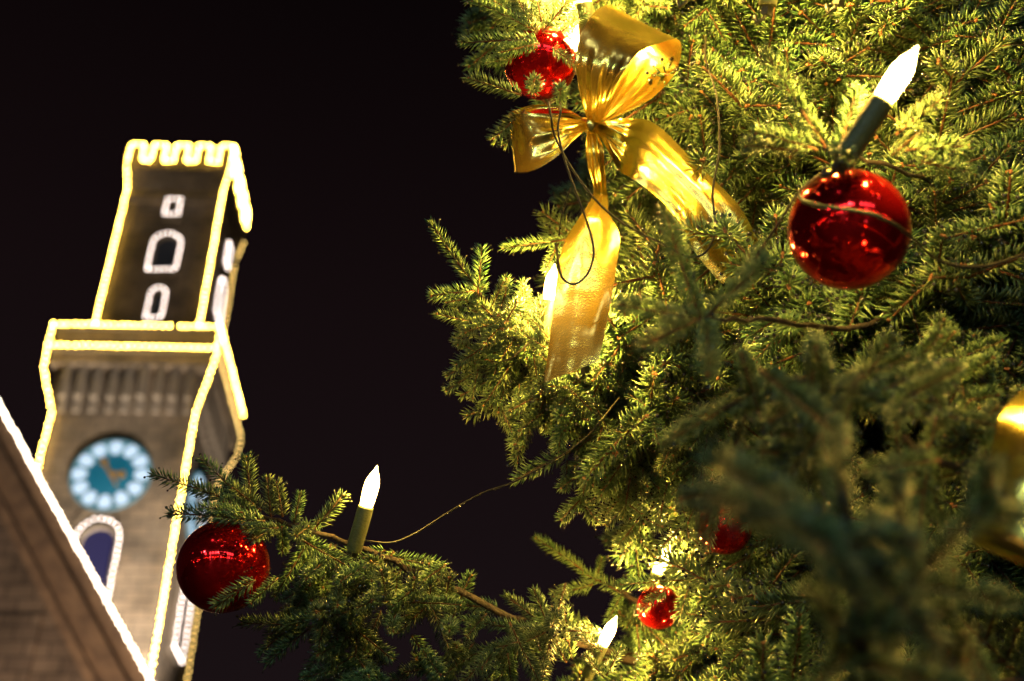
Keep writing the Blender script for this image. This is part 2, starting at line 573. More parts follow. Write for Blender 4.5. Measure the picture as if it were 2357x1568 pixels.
# clock on a face
def clock(face):
    Mx = rotz(face) @ T((0.0, -W4 - 0.03, 31.42)) @ Matrix.Rotation(R(90), 4, 'X')
    c0 = MB(); c0.lathe([(0.001, 0.10), (1.0, 0.10), (1.06, 0.05)], 40)
    dial = link('clock_face', c0.data('clock_dial', [M_dial]), tower, Mx)
    c1 = MB(); c1.lathe([(1.06, 0.06), (1.08, 0.09), (1.78, 0.09), (1.80, 0.14), (1.86, 0.14), (1.88, 0.0)], 48)
    link('rim', c1.data('clock_rim', [M_dialrim]), dial)
    for i in range(12):
        a = 2 * math.pi * i / 12
        pm = MB()
        pts = []
        for j in range(14):
            t = 2 * math.pi * j / 14
            pts.append((0.34 * math.cos(t) * (1.0 + 0.12 * math.cos(t)), 0.0, 0))
        vs = [(1.42 + 0.35 * math.cos(2 * math.pi * j / 14), (0.30 + 0.07 * math.cos(2 * math.pi * j / 14)) * math.sin(2 * math.pi * j / 14), 0.14) for j in range(14)]
        vs += [(x, y, 0.06) for x, y, z in vs]
        pm.add(vs, [tuple(range(14))] + [(j, j + 14, (j + 1) % 14 + 14, (j + 1) % 14) for j in range(14)])
        link('numeral_panel', pm.data('numeral_panel', [M_panel]), dial, Matrix.Rotation(a, 4, 'Z'))
    for (ang, L, w, tl, nm) in ((R(33), 1.0, 0.13, 0.75, 'minute_hand'), (R(-100), 0.80, 0.16, 0.0, 'hour_hand')):
        h = MB()
        h.add([(-w * .5, -tl, .0), (w * .5, -tl, .0), (w * .7, L * .55, 0), (w * 1.6, L * .72, 0), (0, L, 0), (-w * 1.6, L * .72, 0), (-w * .7, L * .55, 0)]
              + [(-w * .5, -tl, .05), (w * .5, -tl, .05), (w * .7, L * .55, .05), (w * 1.6, L * .72, .05), (0, L, .05), (-w * 1.6, L * .72, .05), (-w * .7, L * .55, .05)],
              [tuple(range(7))[::-1], tuple(range(7, 14))] + [(j, (j + 1) % 7, (j + 1) % 7 + 7, j + 7) for j in range(7)])
        link(nm, h.data(nm, [M_gilt]), dial, T((0, 0, 0.18 if L > .9 else 0.25)) @ Matrix.Rotation(ang, 4, 'Z'))


clock(0)
clock(1)

# strings on the tower (tower frame)
o1, o2, o3, o4 = W1 + E_, W2 + E_, W3 + E_ + .06, W4 + E_ + .05


def edge(sx_, sy_, w, z0, z1):
    return [(sx_ * w, sy_ * w, z0), (sx_ * w, sy_ * w, z1)]


light_string(TW, [edge(-1, -1, o1, 39.6, 48.5)], 'y', 'yellow bulb string up the outer edge of the tower upper shaft, sky side')
light_string(TW, [edge(1, -1, o1, 39.6, 48.5)], 'y', 'bright yellow bulb string up the near corner of the tower upper shaft')
light_string(TW, [edge(1, 1, o1, 39.6, 49.2) + [(o2, o2, 50.9)]], 'a', 'dimmed yellow bulb string up the far corner of the tower upper shaft')
light_string(TW, [[(-o1, -o1, 48.75), (-o1, -o1, 49.9), (-o2, -o2, 51.6)]], 'y', 'short yellow bulb string bending out under the battlements, outer corner')
light_string(TW, [[(o1, -o1, 48.75), (o1, -o1, 49.9), (o2, -o2, 51.6)]], 'y', 'short yellow bulb string bending out under the battlements, near corner')


def zigzag(face, sgn=1):
    pts = []
    for i, x in enumerate(mxs):
        a, b = x - 0.36, x + 0.36
        if i == 0: a = -W2 - 0.06
        if i == 4: b = W2 + 0.06
        pts += [(a, 51.85), (a, 53.1), (b, 53.1), (b, 51.85)]
    return [rotz(face) @ Vector((x, -W2 - 0.06, z)) for x, z in pts]


light_string(TW, [zigzag(0)], 'y', 'yellow bulb string zigzagging round the battlements above the square window', 0.28)
light_string(TW, [zigzag(1)], 'y', 'yellow bulb string along the battlements of the tower side face', 0.24)
light_string(TW, [[(-o3, -o3, 39.48), (1.85, -o3, 39.48)], [(2.15, -o3, 39.48), (o3, -o3, 39.48)]], 'y', 'yellow bulb string along the top of the tower gallery parapet, clock side')
light_string(TW, [[(-o3 + .3, -o3, 38.2), (-2.4, -o3, 38.2)], [(-2.1, -o3, 38.2), (o3, -o3, 38.2), (o3, -o3, 39.4)]], 'y', 'yellow bulb string along the foot of the tower gallery parapet, clock side')
light_string(TW, [[(-o3, -o3, 39.35), (-o3, -o3, 38.1)]], 'y', 'very short yellow bulb string down the outer gallery corner')
light_string(TW, [[(o3, -o3, 39.48), (o3, o3, 39.48)]], 'y', 'yellow bulb string along the gallery top on the tower side face')
light_string(TW, [[(o3, -o3, 38.2), (o3, o3, 38.2)]], 'a', 'dimmed yellow bulb string along the gallery foot on the tower side face')
light_string(TW, [[(-o3, -o3, 37.9), (-o3 + .06, -o3 + .06, 36.9), (-o4, -o4, 34.8), (-o4, -o4, 29.0)]], 'y', 'yellow bulb string curving under the gallery down the outer edge of the lower shaft')
light_string(TW, [[(o3, -o3, 37.9), (o3 - .08, -o3 + .08, 37.2), (o4, -o4, 34.8), (o4, -o4, 28.05)]], 'y', 'bright yellow bulb string from under the gallery down the near corner beside the clock')
light_string(TW, [[(o4, -o4, 27.75), (o4 + .05, -o4 - .05, 14.0)]], 'y', 'bright yellow bulb string continuing down the near corner behind the red bauble')
light_string(TW, [[(o3, o3, 37.9), (o3 - .06, o3 - .06, 36.9), (o4, o4, 34.8), (o4, o4, 15.0)]], 'a', 'dimmed yellow bulb string down the far corner of the lower shaft behind the spruce tip')
# window outlines


def win_string(face, x, z, w, h, wall, kind, label, arched=True, bottom=True, step=0.26):
    pts = arch_path(w, h, 10) if arched else [(-w / 2, 0), (-w / 2, h), (w / 2, h), (w / 2, 0)]
    if bottom:
        pts = pts + [pts[0]]
    light_string(TW, [[rotz(face) @ Vector((x + px, -wall - 0.28, z + pz)) for px, pz in pts]], kind, label, step)


win_string(0, 0.12, 47.95, 0.75, 1.1, W1, 'w', 'white bulbs round the small square window under the battlements', False)
win_string(0, 0.2, 44.1, 1.5, 2.5, W1, 'w', 'white bulbs round the large arched window of the upper shaft')
win_string(0, 0.3, 40.95, 0.8, 1.95, W1, 'w', 'white bulbs round the narrow arched window just above the gallery')
win_string(1, 0.0, 46.8, 0.8, 1.4, W1, 'w', 'white bulbs round the upper window of the tower side face', False)
win_string(1, 0.0, 43.1, 1.5, 2.5, W1, 'w', 'white bulbs round the long arched window of the tower side face')
win_string(1, 0.0, 40.2, 0.8, 1.95, W1, 'w', 'white bulbs round the low window of the tower side face above the gallery')
win_string(0, 0.1, 24.1, 1.95, 4.9, W4 + 0.06, 'w', 'white bulbs arching over the blue lit window below the clock', True, False, 0.28)
win_string(1, 0.0, 24.1, 1.95, 4.9, W4 + 0.06, 'w', 'white bulbs round the window behind the hanging red bauble', True, True, 0.28)
win_string(1, 0.0, 18.0, 1.4, 3.4, W4 + 0.06, 'w', 'white bulbs round the lowest window of the tower side face', True, True, 0.28)

# ------------------------------------------------------------------ gabled building
YG = 38.0
ga = PY(0, 940, YG); gb_ = PY(340, 1560, YG)
dirg = (gb_ - ga).normalized()
apex = ga - dirg * 7.0
eave = gb_ + dirg * 4.5
nrm = Vector((dirg.z, 0, -dirg.x))  # in-plane, towards the wall
if nrm.z > 0:
    nrm = -nrm
gab = empty('gabled_building', T((apex.x, YG, 0)), 'brown stone gabled building with stepped raking cornice in front of the tower', 'building')
off = Vector((apex.x, YG, 0))
m1 = MB()
mirror_x = 2 * apex.x - eave.x
A_, B_, C_ = apex - off, eave - off, Vector((mirror_x, YG, eave.z)) - off
vs = []
for y in (0.0, 6.5):
    vs += [(C_.x, y, 0), (B_.x, y, 0), (B_.x, y, B_.z - .4), (A_.x, y, A_.z - .4), (C_.x, y, C_.z - .4)]
m1.add(vs, [(0, 1, 2, 3, 4), (9, 8, 7, 6, 5), (1, 6, 7, 2), (0, 4, 9, 5)])
link('wall', m1.data('gable_wall', [M_stone2]), gab)
m2 = MB()
m2.add([(B_.x + .3, 0.3, B_.z - .5), (A_.x, 0.3, A_.z - .36), (A_.x, 6.5, A_.z - .36), (B_.x + .3, 6.5, B_.z - .5), (C_.x - .3, 0.3, C_.z - .5), (C_.x - .3, 6.5, C_.z - .5)], [(0, 3, 2, 1), (1, 2, 5, 4)])
link('roof', m2.data('roof', [M_roof]), gab)
steps = [(-0.02, 0.34, 0.75), (0.343, 0.55, 0.22), (0.553, 1.05, 0.55), (1.053, 1.30, 0.10), (1.303, 1.60, 0.34)]
for (s0, s1, dep) in steps:
    mb = MB()
    for sgn in (1, -1):
        q = []
        for (pt, s) in ((apex, s0), (eave, s0), (eave, s1), (apex, s1)):
            p = pt + nrm * s
            if pt is apex:  # mitre at the apex: slide along the slope to the centre line
                p = p + dirg * ((apex.x - p.x) / dirg.x)
            p = p - off
            if sgn < 0:
                p = Vector((-p.x, p.y, p.z))
            q.append(p)
        vs = [(p.x, -dep, p.z) for p in q] + [(p.x, 0.25, p.z) for p in q]
        mb.add(vs, [(0, 1, 2, 3), (7, 6, 5, 4), (0, 4, 5, 1), (1, 5, 6, 2), (2, 6, 7, 3), (3, 7, 4, 0)])
    link('raking_cornice', mb.data('raking_cornice', [M_cornice]), gab)
# pilaster strip on the gable wall
pl = MB(); xq = PY(109, 1380, YG).x - off.x
pl.box((xq - 1.9, -0.16, 2), (xq, -0.004, 18.4)); link('pilaster', pl.data('pilaster', [M_stone2]), gab)
light_string(T((0, -0.79, 0)), [[apex + nrm * -0.05, eave + nrm * -0.05]], 'g', 'white bulb string down the slanting edge of the stone gable', 0.22)

# floodlight on the wing roof that washes the clock storey
fl_root = empty('floodlight', T((-12.2, 46.2, 13.2)), 'black floodlight on a roof bracket aimed at the clock', 'floodlight')
fb = MB(); fb.box((-.2, -.25, .5), (.2, .05, .8)); link('housing', fb.data('floodlight_housing', [M_iron]), fl_root)
fb = MB(); fb.box((-.05, -.05, -4), (.05, .05, .5)); link('bracket', fb.data('floodlight_bracket', [M_iron]), fl_root)
ld = bpy.data.lights.new('flood_lamp', 'SPOT'); ld.energy = 36000; ld.color = (1.0, 0.86, 0.72); ld.spot_size = R(52); ld.spot_blend = 1.0; ld.shadow_soft_size = 0.15
lo = bpy.data.objects.new('lamp', ld); col.objects.link(lo); lo.parent = fl_root
dl = (Vector((-18.2, 51.6, 26.0)) - Vector((-12.2, 46.2, 14.1)))
lo.matrix_basis = T((0, 0, 0.9)) @ dl.to_track_quat('-Z', 'Y').to_matrix().to_4x4()

fl2 = empty('floodlight', T((-9.0, 25.0, 0)), 'unseen black mast floodlight added to brighten the stone gable', 'floodlight')  # added lamp, out of view, brightens gable and cornice
fb = MB(); fb.box((-.2, -.25, 4.3), (.2, .05, 4.6)); link('housing', fb.data('floodlight_housing', [M_iron]), fl2)
fb = MB(); fb.lathe([(.12, 0), (.05, .4), (.04, 4.3)], 10); link('mast', fb.data('floodlight_mast', [M_iron]), fl2)
ld2 = bpy.data.lights.new('gable_fill_spot', 'SPOT'); ld2.energy = 8500; ld2.color = (1.0, 0.72, 0.5); ld2.spot_size = R(60); ld2.spot_blend = 1.0; ld2.shadow_soft_size = 0.15
lo2 = bpy.data.objects.new('lamp', ld2); col.objects.link(lo2); lo2.parent = fl2
lo2.matrix_basis = T((0, .12, 4.75)) @ (Vector((-15, 38, 19)) - Vector((-9, 25, 4.7))).to_track_quat('-Z', 'Y').to_matrix().to_4x4()

# ------------------------------------------------------------------ market square behind the camera (seen in the baubles)
def stall(x, y, rz, label, lamps=5):
    root = empty('market_stall', T((x, y, 0)) @ Matrix.Rotation(rz, 4, 'Z'), label, 'market stall', 'christmas market stalls on the square')
    m = MB(); m.box((-1.6, -.9, 0), (1.6, .9, 1.0)); m.box((-1.6, -.9, 1.0), (1.6, -.8, 2.3)); m.box((-1.6, -.8, 1.0), (-1.5, .9, 2.3)); m.box((1.5, -.8, 1.0), (1.6, .9, 2.3))
    link('body', m.data('stall_body', [M_wood]), root)
    m = MB(); m.add([(-1.9, -1.2, 2.3), (1.9, -1.2, 2.3), (1.9, 1.4, 2.3), (-1.9, 1.4, 2.3), (-1.9, 0, 3.2), (1.9, 0, 3.2)], [(0, 1, 5, 4), (2, 3, 4, 5), (0, 4, 3), (1, 2, 5), (3, 2, 1, 0)])
    link('roof', m.data('stall_roof', [M_stallroof]), root)
    for k in range(5):
        m = MB(); m.ball((-1.4 + .7 * k, 1.3, 2.15), 0.075, 0, 8, 6)
        link('lamp', m.data('stall_lamp', [M_stalllamp]), root)


for i, (x, y, rz) in enumerate([(-10, -4, -1.1), (-7, -9, -.6), (-2.5, -11, -.15), (2.5, -11.5, .1), (7, -9.5, .6), (10.5, -5, 1.1)]):
    stall(x, y, rz, 'wooden market stall with red roof and lamps under the eaves')
M_win = emit('added_window_glow', (0.55, 0.90, 1.0), 8.0)  # glow added to give broad cool reflections in foil and front fill
M_plaster = mat('plaster', (0.45, 0.42, 0.36), 0.8, noise=((0.38, 0.35, 0.3), 1.5))
hs_ = empty('town_house', T((-1, -19, 0)), 'unseen plastered house across the square, window glow added for fill and reflections', 'building')
m = MB(); m.box((-15, -8, 0), (15, 0, 9.5)); link('wall', m.data('house_wall', [M_plaster]), hs_)
m = MB(); m.add([(-15.4, -8.4, 9.5), (15.4, -8.4, 9.5), (15.4, .4, 9.5), (-15.4, .4, 9.5), (-15.4, -4, 13.5), (15.4, -4, 13.5)], [(0, 1, 5, 4), (2, 3, 4, 5), (0, 4, 3), (1, 2, 5), (3, 2, 1, 0)])
link('roof', m.data('house_roof', [M_roof]), hs_)
wf = MB(); wf.box((-.85, 0.003, -.1), (.85, .12, 0)); wf.box((-.85, .003, 2.2), (.85, .12, 2.3)); wf.box((-.85, .003, 0.003), (-.75, .12, 2.197)); wf.box((.75, .003, 0.003), (.85, .12, 2.197)); wf_d = wf.data('window_frame', [M_frame])
wp = MB(); wp.add([(-.75, .03, 0), (-.75, .03, 2.2), (.75, .03, 2.2), (.75, .03, 0)], [(0, 1, 2, 3)]); wp_d = wp.data('window_pane', [M_win])
for r_i, z in enumerate((1.0, 4.6)):
    for c_i in range(11):
        if (c_i * 7 + r_i * 3) % 5 == 0:
            continue
        f_ = link('window', wf_d, hs_, T((-13 + 2.6 * c_i, 0, z))); link('pane', wp_d, f_)
for i, (x, y) in enumerate([(-5.5, -4.5), (-1.0, -8.5)]):
    root = empty('street_lamp', T((x, y, 0)), 'street lamp with a white glass globe on an iron post', 'street lamp', 'street lamps on the square')
    m = MB(); m.lathe([(.16, 0), (.14, .5), (.06, .7), (.045, 4.2), (.1, 4.3)], 12); link('post', m.data('lamp_post', [M_iron]), root)
    m = MB(); m.ball((0, 0, 4.5), 0.22, 0, 14, 10); link('globe', m.data('lamp_globe', [M_globe]), root)

# ------------------------------------------------------------------ spruce: shoot and twig meshes
def add_shoot(mb, M, L, seed, dens=1080, droplets=13, bare=0.0):
    """one shoot along local X with radiating needles; M puts it in the twig"""
    r = random.Random(seed)
    bend = r.uniform(-.06, .06); bend2 = r.uniform(-.07, .02)

    def axis(t):
        return Vector((L * t, bend * L * t * t, bend2 * L * t * t))
    mb.tube([M @ axis(t) for t in (0, .33, .66, 1)], [.0021, .0018, .0015, .0011], 5, 1)
    n = int(L * dens)
    ga_ = 2.399963
    for i in range(n):
        t = bare + (1 - bare) * (i + r.random()) / n
        c = axis(t)
        ph = i * ga_ + r.uniform(-.35, .35)
        side = Vector((0, math.cos(ph), math.sin(ph)))
        if side.z < -0.35 and r.random() < 0.2:   # fewer needles underneath, parted sideways
            side = Vector((0, math.copysign(1, side.y), -0.25)).normalized()
        fw = 0.52 + 0.9 * max(0, t - .78) / .22 * r.uniform(.5, 1.0) + r.uniform(-.14, .14)
        d = (Vector((fw, 0, 0)) + side).normalized()
        d = (d + Vector((0.05, 0, 0.14))).normalized()
        ln = r.uniform(.0205, .028) * (1 - .25 * max(0, t - .85) / .15) * (0.8 if t < .06 else 1)
        up = d.orthogonal().normalized(); wv = d.cross(up)
        th = .00165
        mid = c + d * ln * .5
        vs = [c, mid + up * th, mid + (wv * .87 - up * .5) * th, mid - (wv * .87 + up * .5) * th, c + d * ln + Vector((0.0008, 0, 0.0006))]
        mb.add([M @ v for v in vs], [(0, 2, 1), (0, 3, 2), (0, 1, 3), (1, 2, 4), (2, 3, 4), (3, 1, 4)], 0, True, min(1, max(0, r.gauss(.5, .25))))
        if droplets and r.random() < droplets / n:
            mb.ball(M @ (c + d * ln), r.uniform(.0016, .0028), 2, 6, 4)
    # bud cluster at the tip
    tp = axis(1.0)
    for k in range(3):
        o = Vector((.002, r.uniform(-.0025, .0025), r.uniform(-.0025, .0025)))
        mb.ball(M @ (tp + o), .0022, 3, 5, 3)


TWM = [M_needle, M_stem, M_drop, M_bud]
twig_d = []; twig_len = []
for s, L in enumerate((0.085, 0.11, 0.14, 0.17)):
    mb = MB(); add_shoot(mb, Matrix.Identity(4), L, 100 + s)
    twig_d.append(mb.data('shoot', TWM, True)); twig_len.append(L)
for s in range(7):
    r = random.Random(500 + s)
    mb = MB()
    L = r.uniform(.20, .27)
    add_shoot(mb, Matrix.Identity(4), L, 200 + s, dens=980)
    npair = r.choice((2, 3, 3))
    for k in range(npair):
        t = .22 + .55 * k / npair + r.uniform(-.04, .04)
        for sg in (1, -1):
            if r.random() < .1:
                continue
            a = sg * R(r.uniform(42, 60)); pt = R(r.uniform(-20, 22))
            M = T((L * t, 0, 0)) @ Matrix.Rotation(a, 4, 'Z') @ Matrix.Rotation(pt, 4, 'Y') @ Matrix.Rotation(r.uniform(-.5, .5), 4, 'X')
            add_shoot(mb, M, L * r.uniform(.34, .5) * (1.1 - .4 * t), 300 + s * 10 + k * 2 + (sg > 0))
    for sg in (1, -1):   # terminal whorl
        M = T((L * .93, 0, 0)) @ Matrix.Rotation(sg * R(r.uniform(38, 55)), 4, 'Z') @ Matrix.Rotation(R(r.uniform(-15, 15)), 4, 'Y')
        add_shoot(mb, M, r.uniform(.05, .075), 400 + s * 2 + (sg > 0))
    twig_d.append(mb.data('twig', TWM, True)); twig_len.append(L)
SINGLES = [0, 1, 2, 3]; SPRAYS = list(range(4, 11))

# ------------------------------------------------------------------ spruce tree
TREE = Vector((1.95, 3.85, 0))
tree = empty('spruce_tree', T(TREE), 'tall wet spruce decorated with red baubles, gold bows and candle lights', 'tree')
INV = T(-TREE)


def tree_child(name, data, parent=None, M=None):
    o = link(name, data, parent or tree, M)
    if parent is None:
        o.matrix_parent_inverse = INV
    return o


tm = MB()
tm.tube([TREE + Vector((rnd.uniform(-.02, .02), rnd.uniform(-.02, .02), z)) for z in (0, .4, 1, 3, 6, 10, 14, 17)], [.30, .23, .2, .18, .15, .11, .06, .015], 14)
tree_child('trunk', tm.data('trunk', [M_bark]))

n_twig = [0]
bough_paths = []
src_obj = {}


def twig(branch, base, tip_dir, vi, scale=1.0, roll=0.0, up=Vector((0, 0, 1))):
    M = T(base) @ frame(tip_dir, up) @ Matrix.Rotation(roll, 4, 'X') @ Matrix.Scale(scale, 4)
    o = link('twig', twig_d[vi], branch, M)
    src_obj.setdefault(vi, o)
    n_twig[0] += 1
    return o


def shoot_px(branch, tip, base, d, dt=0.0, roll=None):
    """single shoot from base pixel to tip pixel at depth d (tip at d+dt)"""
    b = P(*base, d); t = P(*tip, d + dt)
    L = (t - b).length
    vi = min(SINGLES, key=lambda k: abs(twig_len[k] - L))
    sc = L / twig_len[vi]
    twig(branch, b, t - b, vi, min(1.6, max(.7, sc)), rnd.uniform(-.6, .6) if roll is None else roll)


def bough(pts, r0=.016, r1=.003):
    trk = TREE + Vector((0, 0, max(1.2, P(*pts[0]).z - .35)))
    w = smooth_path([trk] + [P(*p) for p in pts], 6)
    k = len(w)
    w = [p + Vector((rnd.uniform(-1, 1), rnd.uniform(-1, 1), rnd.uniform(-1, 1))) * .004 for p in w]
    if pts[0][2] < 3.0:
        bough_paths.append(w)
    m = MB(); m.tube(w, [r0 + (r1 - r0) * (i / (k - 1)) ** .8 for i in range(k)], 7)
    return tree_child('branch', m.data('branch', [M_bark])), w


DOWN = Vector((0, 0, -1))
TOCAM = -FWD


def fill(branch, poly, n, drange, dirs, spray=.55, spread=.35):
    """twigs of one bough spread through the polygon of pixels poly at the depths drange"""
    xs = [p[0] for p in poly]; ys = [p[1] for p in poly]
    k = 0; tries = 0
    while k < n and tries < n * 60:
        tries += 1
        u, v = rnd.uniform(min(xs), max(xs)), rnd.uniform(min(ys), max(ys))
        if not inside((u, v), poly):
            continue
        d = rnd.uniform(*drange)
        dv = rnd.choice(dirs)
        w = RGT * dv[0] - UPV * dv[1] + FWD * dv[2]
        w = (w.normalized() + Vector((rnd.gauss(0, spread), rnd.gauss(0, spread), rnd.gauss(0, spread)))).normalized()
        vi = rnd.choice(SPRAYS) if rnd.random() < spray else rnd.choice(SINGLES)
        twig(branch, P(u, v, d) - w * twig_len[vi] * .5, w, vi, rnd.uniform(.85, 1.1), rnd.uniform(-.8, .8))
        k += 1


# --- left bough with the big bauble at its end
b1, _ = bough([(2200, 1600, 3.6), (1700, 1565, 3.2), (1500, 1530, 3.0), (1330, 1480, 2.85), (1180, 1420, 2.72), (1030, 1350, 2.62), (850, 1268, 2.55), (720, 1225, 2.5), (600, 1190, 2.47), (500, 1146, 2.45)], .015)
for tip, base, d, dt in [((352, 1089), (505, 1143), 2.45, .0), ((468, 1058), (553, 1143), 2.46, .0), ((570, 1052), (577, 1150), 2.46, .0), ((618, 1102), (623, 1190), 2.45, -.01),
                         ((396, 1177), (531, 1190), 2.46, .02), ((494, 1392), (588, 1335), 2.32, -.02), ((692, 1140), (676, 1205), 2.48, 0), ((790, 1142), (728, 1212), 2.5, 0),
                         ((1020, 1300), (900, 1285), 2.58, 0), ((1026, 1318), (960, 1330), 2.6, -.03), ((560, 1428), (690, 1440), 2.5, 0), ((576, 1385), (640, 1330), 2.45, -.04),
                         ((612, 1520), (720, 1440), 2.5, -.02), ((700, 1560), (770, 1460), 2.52, 0), ((520, 1150), (590, 1180), 2.44, -.05), ((640, 1110), (650, 1190), 2.46, -.02),
                         ((540, 1120), (600, 1175), 2.44, -.05), ((500, 1185), (610, 1200), 2.37, 0), ((560, 1215), (640, 1215), 2.36, 0), ((470, 1165), (560, 1180), 2.37, 0), ((455, 1120), (540, 1160), 2.46, .03)]:
    shoot_px(b1, tip, base, d, dt)
for (u, v) in [(628, 1207), (602, 1312), (738, 1282), (765, 1356), (862, 1350), (826, 1300), (1023, 1432), (1120, 1500), (700, 1205), (900, 1400)]:
    b = P(u + 12, v + 6, 2.48); w = (TOCAM + Vector((rnd.uniform(-.35, .2), 0, rnd.uniform(-.2, .2)))).normalized()
    twig(b1, b - Vector((0, 0, .0)), w, rnd.choice(SINGLES[:2]), 1.0, rnd.uniform(-1, 1))
fill(b1, [(650, 1215), (830, 1290), (1030, 1365), (1030, 1410), (850, 1360), (650, 1290)], 9, (2.44, 2.6), [(-.6, .3, -.3), (-.3, -.4, -.3), (-.5, .6, 0), (.5, .4, -.4)], .4)
fill(b1, [(640, 1290), (850, 1310), (1040, 1390), (1330, 1500), (1420, 1600), (660, 1610), (620, 1420)], 27, (2.46, 2.75), [(-.5, .8, -.2), (-.8, .4, 0), (-.2, 1, -.4), (.3, .8, -.4), (-.3, .5, -1)], .65)
fill(b1, [(1030, 1350), (1200, 1410), (1340, 1460), (1340, 1500), (1030, 1400)], 10, (2.6, 2.8), [(-.5, -.6, -.3), (-.8, -.2, 0), (.2, -.6, -.4)], .2)

# --- middle bough behind the hanging ribbon tail
b2, _ = bough([(2100, 700, 3.7), (1700, 790, 3.2), (1450, 800, 2.85), (1250, 790, 2.68), (1150, 730, 2.6), (1097, 665, 2.56)], .02)
for tip, base, d, dt in [((988, 516), (1097, 665), 2.56, 0), ((1110, 574), (1099, 676), 2.55, 0), ((994, 676), (1094, 670), 2.55, -.02), ((1156, 657), (1128, 712), 2.56, 0),
                         ((1008, 722), (1118, 750), 2.56, 0), ((1196, 690), (1200, 745), 2.58, -.05), ((1157, 566), (1300, 553), 2.6, 0), ((1255, 620), (1285, 560), 2.58, -.03),
                         ((1053, 790), (1118, 735), 2.57, 0), ((1028, 862), (1090, 828), 2.56, 0), ((1034, 892), (1085, 862), 2.57, 0), ((1085, 915), (1100, 850), 2.57, -.02),
                         ((1115, 932), (1190, 815), 2.58, 0), ((1190, 935), (1195, 885), 2.58, 0), ((1225, 930), (1225, 870), 2.58, 0), ((1275, 970), (1295, 900), 2.6, 0), ((1335, 985), (1360, 880), 2.62, 0),
                         ((1050, 835), (1130, 790), 2.56, -.03), ((1072, 760), (1140, 745), 2.54, -.05), ((1216, 722), (1262, 778), 2.44, 0), ((1246, 704), (1240, 780), 2.45, 0), ((1190, 760), (1255, 800), 2.45, 0)]:
    shoot_px(b2, tip, base, d, dt)
fill(b2, [(1140, 710), (1180, 720), (1260, 770), (1420, 800), (1480, 920), (1330, 890), (1210, 860), (1140, 830)], 42, (2.56, 2.75), [(-.6, .7, -.1), (-.3, .9, -.2), (.2, .8, -.3), (-.5, .2, -.8), (-.8, .2, 0)], .5)

# --- third bough whose cable runs along it
b3, _ = bough([(2200, 800, 3.6), (1750, 880, 3.1), (1500, 950, 2.8), (1400, 985, 2.7), (1310, 1040, 2.62), (1250, 1075, 2.6)], .02)
for tip, base, d, dt in [((1188, 1099), (1312, 1038), 2.58, 0), ((1300, 1125), (1305, 1060), 2.6, 0), ((1385, 1145), (1405, 1060), 2.62, 0), ((1432, 1188), (1450, 1100), 2.63, 0),
                         ((1510, 1212), (1535, 1110), 2.64, 0), ((1540, 1150), (1500, 1080), 2.66, 0), ((1345, 1115), (1350, 1050), 2.6, 0), ((1632, 1205), (1672, 1130), 2.42, 0), ((1672, 1200), (1700, 1120), 2.42, 0), ((1715, 1215), (1740, 1140), 2.42, 0), ((1625, 1260), (1650, 1180), 2.42, 0), ((1470, 1150), (1480, 1080), 2.64, 0)]:
    shoot_px(b3, tip, base, d, dt)
fill(b3, [(1290, 1040), (1450, 960), (1640, 990), (1640, 1130), (1540, 1120), (1400, 1080), (1290, 1070)], 40, (2.6, 2.8), [(-.1, 1, -.2), (-.3, .9, -.1), (.2, .9, -.3), (-.4, .3, -.8)], .4, .25)

# --- upper bough in front of the bauble beside the bow
b4, _ = bough([(2200, 100, 3.6), (1800, 150, 3.1), (1500, 190, 2.8), (1340, 170, 2.62), (1240, 110, 2.5)], .018)
for tip, base, d, dt in [((1065, 92), (1235, 92), 2.46, 0), ((1081, 178), (1200, 220), 2.44, 0), ((1134, 316), (1208, 254), 2.44, -.02), ((1090, -2), (1222, 66), 2.48, 0), ((1178, -25), (1235, 80), 2.48, 0),
                         ((1232, -25), (1246, 50), 2.46, 0), ((1318, -8), (1248, 75), 2.47, 0), ((1335, 40), (1290, 75), 2.5, 0), ((1122, 142), (1180, 135), 2.5, 0.03), 
                         ((1160, 330), (1225, 262), 2.46, 0), ((1150, 120), (1240, 100), 2.44, -.06), ((1325, 150), (1270, 110), 2.46, -.02)]:
    shoot_px(b4, tip, base, d, dt)
for (u, v) in [(1218, 214), (1283, 229)]:
    twig(b4, P(u + 6, v - 4, 2.46), (TOCAM + Vector((rnd.uniform(-.1, .1), 0, rnd.uniform(-.1, .1)))).normalized(), 0, .95, rnd.uniform(-1, 1))
fill(b4, [(1130, -60), (1340, -60), (1330, 80), (1240, 80), (1150, 10)], 10, (2.5, 2.65), [(-.7, -.5, -.1), (-.3, -.9, -.2), (.4, -.8, -.2)], .3)

# --- blurred little bough beyond the lower gap
b5, _ = bough([(2300, 1300, 3.5), (1900, 1340, 3.3), (1650, 1430, 3.05), (1500, 1400, 3.05), (1430, 1360, 3.05)], .016, .006)
for tip, base, d, dt in [((1237, 1236), (1345, 1315), 3.05, 0), ((1345, 1315), (1440, 1370), 3.05, 0), ((1386, 1285), (1370, 1340), 3.05, 0), ((1275, 1368), (1365, 1345), 3.05, 0), ((1395, 1430), (1430, 1370), 3.05, 0), ((1440, 1440), (1480, 1380), 3.05, 0), ((1520, 1190), (1640, 1150), 3.05, 0)]:
    shoot_px(b5, tip, base, d, dt)

